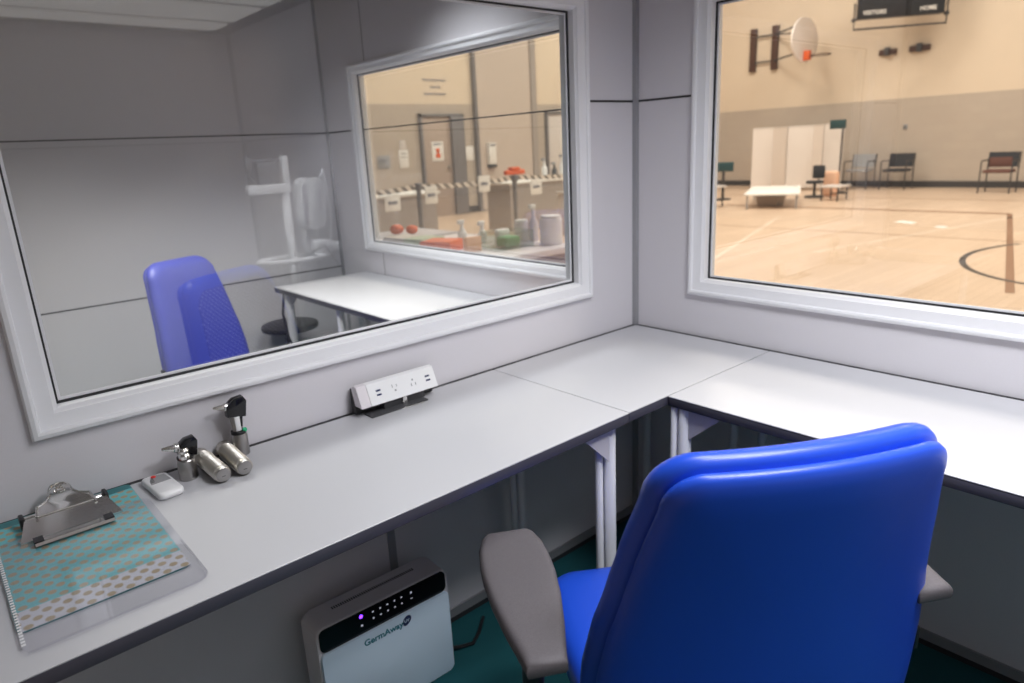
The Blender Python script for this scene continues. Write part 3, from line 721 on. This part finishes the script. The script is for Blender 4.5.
# painted court lines
F0 = -.0205
def fl(name, m, quads):
    mb = MB()
    for (xa, ya), (xb, yb), wd in quads:
        d = Vector((xb - xa, yb - ya, 0)); n = Vector((-d.y, d.x, 0)).normalized() * wd / 2
        a, b = Vector((xa, ya, F0)), Vector((xb, yb, F0))
        mb.prism([(p.x, p.y) for p in (a - n, b - n, b + n, a + n)], F0, F0 + .001)
    return struct(mb.build(name, m, smooth=0))
fl('floor_line_brown', M['line_brown'], [((11.15, 6.5), (11.15, 1.52), .16), ((11.15, 1.52), (5.0, .02), .07), ((13.4, 9), (13.4, -2), .05), ((8.1, 9), (8.1, -2), .03)])
fl('floor_line_white', M['line_white'], [((6.2, 2.3), (14.5, .6), .06), ((5.2, 3.0), (9.6, 4.5), .05)])
mb = MB(); cxl, cyl_ = 7.0, -.30
ang = [PI * .30 + PI * 1.1 * i / 40 for i in range(41)]; pts_o = [(cxl + 1.62 * math.cos(a), cyl_ + 1.2 * math.sin(a)) for a in ang]; pts_i = [(cxl + 1.55 * math.cos(a), cyl_ + 1.14 * math.sin(a)) for a in ang]
for i in range(40): mb.prism([pts_i[i], pts_i[i + 1], pts_o[i + 1], pts_o[i]], F0, F0 + .0012)
struct(mb.build('floor_line_circle', M['line_black'], smooth=0))
tag(MB().prism([(9.35, 2.30), (9.55, 2.30), (9.68, 2.56), (9.48, 2.60)], F0, F0 + .003).build('floor_marker', M['paper_white']), 'longer white tape mark on the gym floor', 'tape mark')
tag(MB().prism([(9.05, 1.78), (9.22, 1.78), (9.26, 1.92), (9.09, 1.93)], F0, F0 + .003).build('floor_marker', M['paper_white']), 'shorter white tape mark on the gym floor at the end of a white line', 'tape mark')
# scoreboard
sb = thing('scoreboard', 'black scoreboard lettered for visitors and home high on the gym wall', 'scoreboard', (15.3, 5.01, 3.67), 0); sb.scale = (1, .85, .85)
RZ = math.radians(36)
sb.rotation_euler.z = RZ
mb = MB().box(-.10, .10, -1.0, 1.0, .0, 1.3, .015); mb.build('casing', M['blackboard'], sb)
mb = MB().tube([(.02, 1.06, .40), (.02, 1.06, -.22), (.02, -1.10, -.22), (.02, -1.10, 1.2)], .028, 8); mb.box(-.02, .12, 1.02, 1.10, -.03, .05); mb.box(-.02, .12, -1.14, -1.06, -.03, .05); mb.build('guard_rail', M['gym_dark'], sb)
SBM = lambda y, z: basis((-.102, y, z), (0, -1, 0), (0, 0, 1))
text_mesh('visitors_lettering', 'VISITORS', .135, M['paper_white'], sb, SBM(.62, .14), .002)
text_mesh('home_lettering', 'HOME', .135, M['paper_white'], sb, SBM(-.62, .14), .002)
for y in (.5, -.5): MB().box(.10, .45, y - .03, y + .03, .2, 1.1).build('wall_arm', M['gym_dark'], sb)
for (ya, yb, z, lab) in ((5.78, 5.40, 3.08, 'dark wall bracket under the left end of the scoreboard'), (5.12, 4.68, 3.08, 'brown wall bracket under the right end of the scoreboard')):
    br = thing('wall_bracket', lab, 'bracket', (GX, (ya + yb) / 2, z)); l = (ya - yb) / 2
    MB().box(-.08, 0, -l, l, -.06, .06, .01).build('rail', M['brown'], br); MB().box(-.14, -.02, -.05, .05, -.08, .10, .01).build('clip', M['darkgrey'], br)
# side basket
bk = thing('basketball_hoop', 'side basketball hoop with white fan backboard on brown wall boards', 'basketball hoop', (GX, 8.1, 3.0))
for y in (.95, .33): MB().box(-.10, 0, y - .085, y + .085, .0, 1.08, .01).build('wall_board', M['brown'], bk)
mb = MB()
for z in (.22, .86): mb.tube([(-.08, .95, z), (-.08, .33, z), (-.90, -.80, z + .04)], .022, 8)
mb.tube([(-.08, .33, .86), (-.90, -.80, .70)], .018, 8); mb.build('arm', M['gym_dark'], bk)
fan = [(.66 * math.cos(a), (.52 if math.sin(a) > 0 else .50) * math.sin(a)) for a in [2 * PI * i / 40 for i in range(40)]]
bbm = basis((-.95, -.92, .50), (1, 0, 0), (0, 0, 1))
mb = MB().prism(fan, -.02, .02, lambda u, v, h: bbm @ Vector((u, v, h)), bev=.006); mb.build('backboard', M['backboard'], bk, smooth=30)
mb = MB().box(-.07, .07, -.46, -.24, .02, .16, .01, mtx=bbm); mb.build('rim_mount', M['orange'], bk)
mb = MB().ring_tube((-.95, -1.34, .13), .225, .225, .012, 32, 8); mb.tube([(-.95, -1.06, .13), (-.95, -1.16, .13)], .02); mb.build('rim', M['brown'], bk)
# folding privacy screen
sc = thing('privacy_screen', 'white five-panel folding privacy screen standing in the gym', 'privacy screen', (15.0, 7.0, -.02))
ypts = [1.10, .72, .14, -.34, -.72, -1.06]; xo = [-.10, .22, -.18, .18, -.10, .16]
for i in range(5):
    a, b = Vector((xo[i], ypts[i], 0)), Vector((xo[i + 1], ypts[i + 1], 0))
    n = Vector((-(b - a).y, (b - a).x, 0)).normalized() * .012
    mb = MB().prism([(p.x, p.y) for p in (a - n, b - n, b + n, a + n)], .08, 1.50); pn = mb.build('curtain_panel', M['screen_fab'], sc, smooth=0)
    mb = MB()
    for q in (a, b): mb.cyl((q.x, q.y, .0), (q.x, q.y, 1.53), .016, seg=10)
    mb.cyl((a.x, a.y, 1.52), (b.x, b.y, 1.52), .014, seg=10); mb.cyl((a.x, a.y, .07), (b.x, b.y, .07), .014, seg=10)
    mb.build('panel_frame', M['screen_fab'], pn)
# low white bench table
def table(label, x0, x1, y0, y1, h, m, legm, name='folding_table'):
    t = thing(name, label, 'table', ((x0 + x1) / 2, (y0 + y1) / 2, -.02)); a, b = (x1 - x0) / 2, (y1 - y0) / 2
    MB().box(-a, a, -b, b, h - .035, h, .006).build('table_top', m, t)
    for sx in (-1, 1):
        for sy in (-1, 1): MB().cyl((sx * (a - .06), sy * (b - .06), 0), (sx * (a - .06), sy * (b - .06), h - .03), .016, seg=10).build('leg', legm, t)
    MB().cyl((a - .06, -b + .06, .12), (a - .06, b - .06, .12), .012, seg=8).build('stretcher', legm, t)
    return t
tb = table('low white bench table in front of the privacy screen', 10.5, 12.7, 5.2, 6.2, .29, M['paper_white'], M['greylabel']); tb.rotation_euler.z = math.radians(26)
table('small side table at the left edge of the right window view', 10.2, 10.9, 6.35, 7.1, .42, M['table_top'], M['gym_dark'])
table('narrow side table beyond the right end of the low white bench', 12.45, 13.0, 4.75, 5.2, .30, M['table_top'], M['gym_dark'])
bn = thing('storage_bin', 'dark grey storage bin on the gym floor under the low bench', 'bin', (11.2, 5.55, -.02)); bn.scale = (1, 1, .9)
mb = MB().loft([[(-.13, -.2, 0), (.13, -.2, 0), (.13, .2, 0), (-.13, .2, 0)], [(-.16, -.24, .22), (.16, -.24, .22), (.16, .24, .22), (-.16, .24, .22)]]); mb.build('tub', M['grey_box'], bn)
MB().box(-.17, .17, -.25, .25, .22, .245, .006).build('lid', M['darkgrey'], bn)
# peach paper panel on side table
tag(MB().box(10.16, 10.18, 6.40, 6.66, .05, .56, .003).build('hanging_sheet', M['peach']), 'peach sheet hanging at the side table by the window edge', 'sheet')
# monitor on the left
mo = thing('computer_monitor', 'dark teal monitor on a stand left of the privacy screen', 'monitor', (12.2, 7.25, -.02), math.radians(25)); mo.scale = (1, .9, .86)
MB().box(-.03, .03, -.24, .24, .72, .96, .01).build('display', M['teal_sign'], mo)
mb = MB().cyl((0, 0, .02), (0, 0, .74), .035); mb.build('stand', M['gym_dark'], mo); MB().rcyl((0, 0, 0), (0, 0, .03), .20, .006).build('base', M['gym_dark'], mo)
# sign on pole
sg = thing('floor_sign', 'dark teal sign on a thin black pole beside the privacy screen', 'sign', (14.6, 5.72, -.02))
MB().box(-.02, .02, -.06, .30, 1.42, 1.62, .01).build('sign_board', M['teal_sign'], sg); MB().cyl((0, 0, .02), (0, 0, 1.5), .022).build('pole', M['gym_dark'], sg); MB().rcyl((0, 0, 0), (0, 0, .025), .16, .005).build('base', M['gym_dark'], sg)
# gym chairs
def gym_chair(label, loc, rz, backm, seatm, scale=1.):
    c = thing('armchair', label, 'chair', loc, rz, None)
    # faces -x (towards the booth)
    MB().box(-.24, .22, -.24, .24, .40, .46, .02).build('seat', seatm, c)
    mb = MB(); mb.loft([[(.20 + .06 * t + dx, y, .50 + .30 * t) for dx, y in ((-.02, -.25), (.025, -.25), (.025, .25), (-.02, .25))] for t in (0, .5, 1)]); mb.build('backrest', backm, c)
    for sy in (-1, 1):
        MB().tube([(-.24, sy * .27, 0), (-.24, sy * .27, .62), (-.20, sy * .27, .645), (.22, sy * .27, .645)], .014, 8).build('front_leg', M['gym_dark'], c)
        MB().tube([(.26, sy * .27, 0), (.22, sy * .27, .45), (.27, sy * .27, .80)], .014, 8).build('rear_leg', M['gym_dark'], c)
    return c
c1 = gym_chair('black armchair against the gym wall below the small wall switch', (15.75, 4.90, -.02), 0, M['chair_black'], M['chair_black'])
c2 = gym_chair('black armchair with a brown seat at the right of the gym wall', (15.15, 2.73, -.02), 0, M['chair_black'], M['chair_brown'])
MB().box(.165, .195, -.16, .24, .50, .70, .02).build('back_cushion', M['chair_brown'], c2)
c3 = gym_chair('grey armchair against the gym wall, leftmost of the row', (15.75, 5.75, -.02), 0, M['greylabel'], M['greylabel'])
sw = thing('wall_switch', 'small dark switch plate on the gym wall above the black armchair', 'switch', (GX, 5.05, 1.37))
MB().box(-.02, 0, -.05, .05, -.06, .06, .005).build('plate', M['greylabel'], sw); MB().box(-.03, -.02, -.02, .02, -.03, .03, .003).build('toggle', M['gym_dark'], sw)
# seated person-like dark shape beside the screen is an office chair with a peach bag on it
oc = thing('task_chair', 'small black task chair in front of the right half of the privacy screen', 'chair', (13.2, 5.62, -.02))
MB().rcyl((0, 0, .30), (0, 0, .36), .18, .02).build('seat', M['chair_black'], oc); mb = MB().box(.10, .15, -.15, .12, .40, .68, .03); mb.build('backrest', M['chair_black'], oc)
mb = MB().cyl((0, 0, .03), (0, 0, .31), .03); mb.tube([(.1, 0, .34), (.17, 0, .36), (.16, 0, .45)], .015); mb.rcyl((0, 0, 0), (0, 0, .04), .2, .01); mb.build('pedestal', M['gym_dark'], oc)
tag(MB().box(13.55, 13.75, 5.32, 5.62, -.02, .52, .06, 3).build('bag', M['peach']), 'tall peach bag standing beside the task chair', 'bag')

# ------------------------------------------------------------------ corridor side (seen through the neighbouring booth's window)
def door_unit(n, x0, x1, ztop, leafm, dark_x=None):
    d = bpy.data.objects.new('door_%d' % n, None); COL.objects.link(d); d.location = (x0, GY, 0); d['kind'] = 'structure'
    w_ = x1 - x0
    mb = MB().box(0, .06, -.08, .02, -.02, ztop, .005).box(w_ - .06, w_, -.08, .02, -.02, ztop, .005).box(0, w_, -.08, .02, ztop - .06, ztop, .005); mb.build('door_frame', M['door_dark'], d)
    MB().box(.06, w_ - .06, -.045, -.003, -.015, ztop - .06, .003).build('door_leaf', leafm, d)
    return d
d1_ = door_unit(1, 6.63, 7.78, 2.11, M['door_wood'])
MB().box(.78, 1.12, -.12, -.046, -.01, 2.06, .005).build('open_leaf', M['door_dark'], d1_)
MB().rcyl((.68, -.10, 1.0), (.68, -.045, 1.0), .03, .005).build('door_handle', M['steel'], d1_)
d2_ = door_unit(2, 10.30, 11.5, 2.14, M['table_top'])
MB().box(.50, .9, -.06, -.04, 1.05, 1.75, .005).build('door_glass', M['paper_white'], d2_)
struct(MB().box(8.18, 9.82, GY - .05, GY, .0, 6.0).build('trim_6', M['taupe'], smooth=0))
struct(MB().box(8.10, 8.18, GY - .09, GY, -.02, 6.0).build('trim_7', M['door_dark'], smooth=0))
struct(MB().box(9.82, 9.98, GY - .09, GY, -.02, 6.0).build('trim_8', M['grey_box'], smooth=0))
def notice(label, x, z, w_, h, lines=(), fig=None, y=GY, m='paper_white', cat='notice', depth=.012):
    t = thing('notice', label, cat, (x, y, z))
    MB().box(-w_ / 2, w_ / 2, -depth, 0, -h / 2, h / 2, .002).build('sheet', M[m], t)
    if lines:
        mb = MB()
        for (a, b, zz, th) in lines: mb.box(a * w_, b * w_, -depth - .003, -depth, zz * h - th / 2, zz * h + th / 2)
        mb.build('print', M['greymark'], t, smooth=0)
    if fig: fig(t, depth)
    return t
def orange_fig(t, d):
    mb = MB().rcyl((0, -d - .004, .02), (0, -d, .02), .05, .001); mb.box(-.06, .06, -d - .004, -d, -.13, -.05, .002); mb.box(-.03, .03, -d - .004, -d, -.05, .0); mb.build('orange_symbol', M['orange'], t)
notice('white notice with an orange symbol on the taupe door', 7.04, 1.345, .30, .40, ((-.35, .35, .38, .03),), orange_fig, y=GY - .046)
notice('plain white sheet on the wall left of the taupe door', 6.20, 1.23, .22, .36, ((-.3, .3, .3, .02), (-.3, .3, .1, .015)))
notice('small pale lilac sheet above the plain white sheet', 6.20, 1.50, .14, .20, (), m='table_top')
notice('round white notice between the taupe door and the folding panel', 7.93, 1.27, .26, .30, ())
ds = notice('white hand sanitiser dispenser on the taupe panel', 8.50, 1.24, .20, .46, ((-.4, .4, .4, .05),), y=GY - .05, cat='dispenser', depth=.09); MB().box(-.11, .11, -.10, 0, -.31, -.235, .01).build('drip_tray', M['darkgrey'], ds)
notice('small grey framed picture low on the cream wall', 5.72, 1.19, .30, .26, ((-.35, .2, .1, .06),), m='greylabel')
wt = thing('wall_lettering', 'three rows of small grey lettering high on the cream wall', 'lettering', (7.12, GY, 2.66)); wt.scale = (.72, 1, .72)
for r, (a, b) in enumerate(((-.42, .42), (-.16, .22), (-.40, .38))):
    mb = MB(); x = a
    while x < b:
        l = random.uniform(.05, .09); mb.box(x, min(b, x + l), -.006, 0, .17 - r * .19 - .03, .17 - r * .19 + .03); x += l + .03
    mb.build('letter_row', M['greymark'], wt, smooth=0)
# stanchions and tape
def stanchion(label, x, y):
    s = thing('stanchion', label, 'stanchion', (x, y, -.02))
    MB().cyl((0, 0, .03), (0, 0, .93), .032).build('post', M['door_dark'], s); MB().rcyl((0, 0, 0), (0, 0, .04), .17, .01).build('base', M['door_dark'], s)
    MB().rcyl((0, 0, .91), (0, 0, 1.0), .05, .01).build('belt_head', M['door_dark'], s); return s
stanchion('dark barrier post left of the taupe door', 3.16, 6.0)
s_ = stanchion('dark barrier post topped by an orange cone sign', 4.80, 6.0)
MB().box(-.18, .18, -.04, .04, 1.005, 1.07, .02).box(-.08, .08, -.05, .05, 1.06, 1.11, .015).build('orange_marker', M['orange'], s_)
def tape(label, x0, x1, z0, z1):
    n = 12; R = []
    for i in range(n + 1):
        t = i / n; x = x0 + (x1 - x0) * t; z = z0 + (z1 - z0) * t - .03 * 4 * t * (1 - t)
        R.append([(x, 6 - .003, z - .03), (x, 6 + .003, z - .03), (x, 6 + .003, z + .03), (x, 6 - .003, z + .03)])
    return tag(MB().loft(R).build('barrier_tape', M['stripe_tape']), label, 'barrier tape')
tape('striped barrier tape running left from the first post', 1.95, 3.11, .925, .935)
tape('striped barrier tape between the two posts', 3.21, 4.75, .935, .94)
tape('striped barrier tape running right from the orange-topped post', 4.85, 6.6, .94, .93)
def hang_sign(label, x, z, w_, h):
    t = thing('hanging_sign', label, 'sign', (x, 5.955, z)); MB().box(-w_ / 2, w_ / 2, -.006, 0, -h / 2, h / 2, .001).build('sheet', M['paper_white'], t)
    MB().box(-w_ * .3, w_ * .3, -.009, -.006, -.02, .02).build('print', M['greymark'], t, smooth=0)
hang_sign('white sign on the tape nearest the left window edge', 2.73, .77, .22, .20)
hang_sign('white sign on the tape just right of the first post', 3.315, .82, .19, .22)
hang_sign('white sign hanging from the middle tape', 4.20, .90, .20, .21)
hang_sign('white sign on the tape right of the orange-topped post', 5.17, .79, .22, .22)
# tables beyond the tape
def counter(label, x0, x1, y0, y1, h, tm='paper_white'):
    t = thing('counter_table', label, 'table', ((x0 + x1) / 2, (y0 + y1) / 2, -.02)); a, b = (x1 - x0) / 2, (y1 - y0) / 2
    MB().box(-a, a, -b, b, h - .04, h, .006).build('table_top', M[tm], t); MB().box(-a + .05, a - .05, -b + .05, b - .05, .02, h - .04).build('skirt', M['grey_box'], t)
    return t
counter('pale counter with a grey skirt behind the left barrier tape', 2.7, 4.35, 7.2, 7.8, .80)
counter('long white counter behind the orange-topped post', 5.75, 7.55, 7.2, 7.9, .82)
# bottles on the counter, white chair behind
for x, h, lab in ((6.9, .30, 'white spray bottle on the long counter, left one'), (7.15, .22, 'short dark bottle on the long counter'), (7.35, .34, 'grey pump bottle on the long counter, right one')):
    b_ = thing('bottle', lab, 'bottle', (x, 7.55, .80), 0, 'bottles on the long counter')
    MB().rev((0, 0, 0), (0, 0, h), [(0, .045), (.05, .05), (.6, .05), (.75, .02), (1, .02)], 16).build('body', M['darkgrey'] if h < .25 else M['white'], b_); MB().box(-.06, .03, -.02, .02, h, h + .05, .008).build('cap', M['greylabel'], b_)
# supply table right outside the booth window
stt = counter('white supply table just outside the neighbouring booth window', .55, 1.45, 1.62, 2.9, .75, 'offwhite')
Z0 = .73
def jar(label, x, y, r, h, m, capm, name='wipes_tub', cat='tub'):
    t = thing(name, label, cat, (x, y, Z0)); MB().rcyl((0, 0, 0), (0, 0, h), r, .006, 24).build('body', M[m], t); MB().rcyl((0, 0, h), (0, 0, h + .02), r * .9, .006, 24).build('lid', M[capm], t); return t
jar('large white wipes tub at the right end of the supply table', 1.37, 1.80, .075, .17, 'white', 'white')
jar('white wipes tub with pump behind the orange sheet', 1.36, 2.08, .05, .13, 'offwhite', 'white')
def bottle(label, x, y, m, cm, h=.16):
    t = thing('spray_bottle', label, 'bottle', (x, y, Z0), 0, 'spray bottles on the supply table')
    MB().rev((0, 0, 0), (0, 0, h), [(0, .028), (.06, .032), (.55, .032), (.75, .013), (1, .012)], 18).build('body', M[m], t); MB().box(-.035, .018, -.012, .012, h, h + .03, .006).build('trigger', M[cm], t); return t
bottle('white spray bottle on the supply table, left of the pair', 1.10, 2.42, 'white', 'white', .13); bottle('white spray bottle on the supply table, right of the pair', 1.17, 2.28, 'white', 'white', .12)
bottle('clear pump bottle standing behind the white wipes tub', 1.42, 2.02, 'offwhite', 'white', .22)
sbx = thing('clear_bin', 'clear plastic bin holding a green pack on the supply table', 'bin', (1.12, 1.96, Z0))
mb = MB(); sweep = [(-.13, -.12, 0), (.13, -.12, 0), (.13, .12, 0), (-.13, .12, 0)]
mb.box(-.13, .13, -.12, .12, 0, .004).box(-.13, -.127, -.12, .12, .004, .11).box(.127, .13, -.12, .12, .004, .11).box(-.127, .127, -.12, -.117, .004, .11).box(-.127, .127, .117, .12, .004, .11); mb.build('tub', M['bin_clear'], sbx, smooth=0)
tag(MB().box(1.05, 1.17, 1.88, 2.0, Z0 + .006, Z0 + .075, .02, 3).build('green_pack', M['green']), 'green pack inside the clear bin', 'pack')
tag(MB().box(1.10, 1.20, 2.02, 2.07, Z0 + .006, Z0 + .11, .01).build('white_box', M['white']), 'white box inside the clear bin behind the green pack', 'box')
tag(MB().box(.80, .92, 1.98, 2.02, Z0, Z0 + .095, .004).build('peach_card', M['peach']), 'peach card propped upright on the supply table', 'card')
rr = random.Random(3)
for lab, x, y, wx, wy, h, mm, rz in (('red folder lying on the supply table beside the green one', .76, 2.20, .20, .22, .075, 'orange', .5), ('pale green folder lying left of the red folder', .80, 2.46, .20, .20, .07, 'pale_green', .2), ('long white tray at the left of the supply table', .80, 2.72, .18, .24, .06, 'table_top', .1)):
    t = thing('folder', lab, 'folder', (x, y, Z0), rz); MB().box(-wx / 2, wx / 2, -wy / 2, wy / 2, 0, h, .006).build('cover', M[mm], t); MB().box(-wx / 2 + .004, wx / 2 + .002, -wy / 2 + .005, wy / 2 - .005, h * .2, h * .8).build('pages', M['paper_white'], t)
tag(MB().ball((1.10, 3.28, Z0 + .045), .055, .055, .04).ball((1.19, 3.20, Z0 + .04), .05, .045, .035).build('orange_bundle', M['orange']), 'bright orange bundle left of the white tray', 'bundle')
counter('dark low table left of the supply table', .80, 1.5, 3.0, 3.6, .75, 'bracket')
# white bin and hose to the right
tag(MB().box(5.9, 6.35, 5.9, 6.25, -.02, .62, .02).box(5.88, 6.37, 5.88, 6.27, .62, .66, .01).build('waste_bin', M['table_top']), 'pale lidded waste bin under the right barrier tape', 'bin')

# small paper slip on the neighbour's desk
tag(MB().box(-.20, -.08, .42, .60, DH, DH + .004).box(-.17, -.11, .46, .56, DH + .004, DH + .006).build('paper_slip', M['peach']), 'pink paper slip on the neighbouring desk by the window', 'paper')

# ------------------------------------------------------------------ lights
def area(name, loc, size, power, col, rot=(0, 0, 0), size_y=None, spread=PI):
    l = bpy.data.lights.new(name, 'AREA'); l.energy = power; l.color = col; l.size = size; l.spread = spread
    if size_y: l.shape = 'RECTANGLE'; l.size_y = size_y
    o = bpy.data.objects.new(name, l); COL.objects.link(o); o.location = loc; o.rotation_euler = rot
    return o
COOL = (.95, .965, 1.0); WARM = (1., .885, .76)
area('added_rear_light', (-.85, -1.60, CZ - .012), .35, 15, COOL, size_y=.3, spread=math.radians(140))  # added lamp, brightens the stand and the rear of the booth
area('added_stand_light', (-.42, -1.62, CZ - .02), .12, 5, COOL, rot=(math.radians(-32), 0, 0), size_y=.12, spread=math.radians(60))  # added spot aimed at the stand to brighten its mirror image
area('booth_light', (-.78, -1.02, CZ - .012), .5, 8.6, COOL, size_y=.5, spread=math.radians(140))
area('neighbour_light', (-.45, .80, CZ - .012), .4, 8, COOL, size_y=.4, spread=math.radians(115))
area('neighbour_light', (-1.35, 1.05, CZ - .012), .4, 15, (1, .96, .91), size_y=.4, spread=math.radians(105))  # second lamp, added to lift the neighbouring booth's far wall
for x in (5.0, 11.5):
    for y in (-5.0, 1.5, 7.5): area('gym_light', (x, y, GH - .2), 2.5, 375, WARM, size_y=2.5)
wd = bpy.data.worlds.new('hall_air'); S.world = wd; wd.use_nodes = True
wd.node_tree.nodes['Background'].inputs[0].default_value = (.95, .93, .90, 1); wd.node_tree.nodes['Background'].inputs[1].default_value = .12

# ------------------------------------------------------------------ camera
cd = bpy.data.cameras.new('camera'); co = bpy.data.objects.new('camera', cd); COL.objects.link(co); S.camera = co
r = Vector((.74751987, -.66248728, -.04821459)); u = Vector((.21621856, .17405262, .96070558)); f = Vector((.62806335, .7285714, -.27334984))
cl = Vector((-1.84073986, -1.47127881, 1.36524554))
co.matrix_world = Matrix(((r.x, u.x, -f.x, cl.x), (r.y, u.y, -f.y, cl.y), (r.z, u.z, -f.z, cl.z), (0, 0, 0, 1)))
cd.sensor_fit = 'HORIZONTAL'; cd.sensor_width = 36.; cd.lens = 684.2923 / 1024 * 36; cd.clip_start = .02; cd.clip_end = 200
cd.dof.use_dof = True; cd.dof.focus_distance = 1.25; cd.dof.aperture_fstop = 4.0

S.view_settings.view_transform = 'Standard'; S.view_settings.look = 'None'; S.view_settings.gamma = 1.; S.view_settings.use_curve_mapping = False
S.view_settings.exposure = .2
S.cycles.max_bounces = 10; S.cycles.diffuse_bounces = 5; S.cycles.glossy_bounces = 5; S.cycles.transparent_max_bounces = 32
S.cycles.sample_clamp_indirect = 6.; S.cycles.use_denoising = True
S.cycles.caustics_reflective = False; S.cycles.caustics_refractive = False
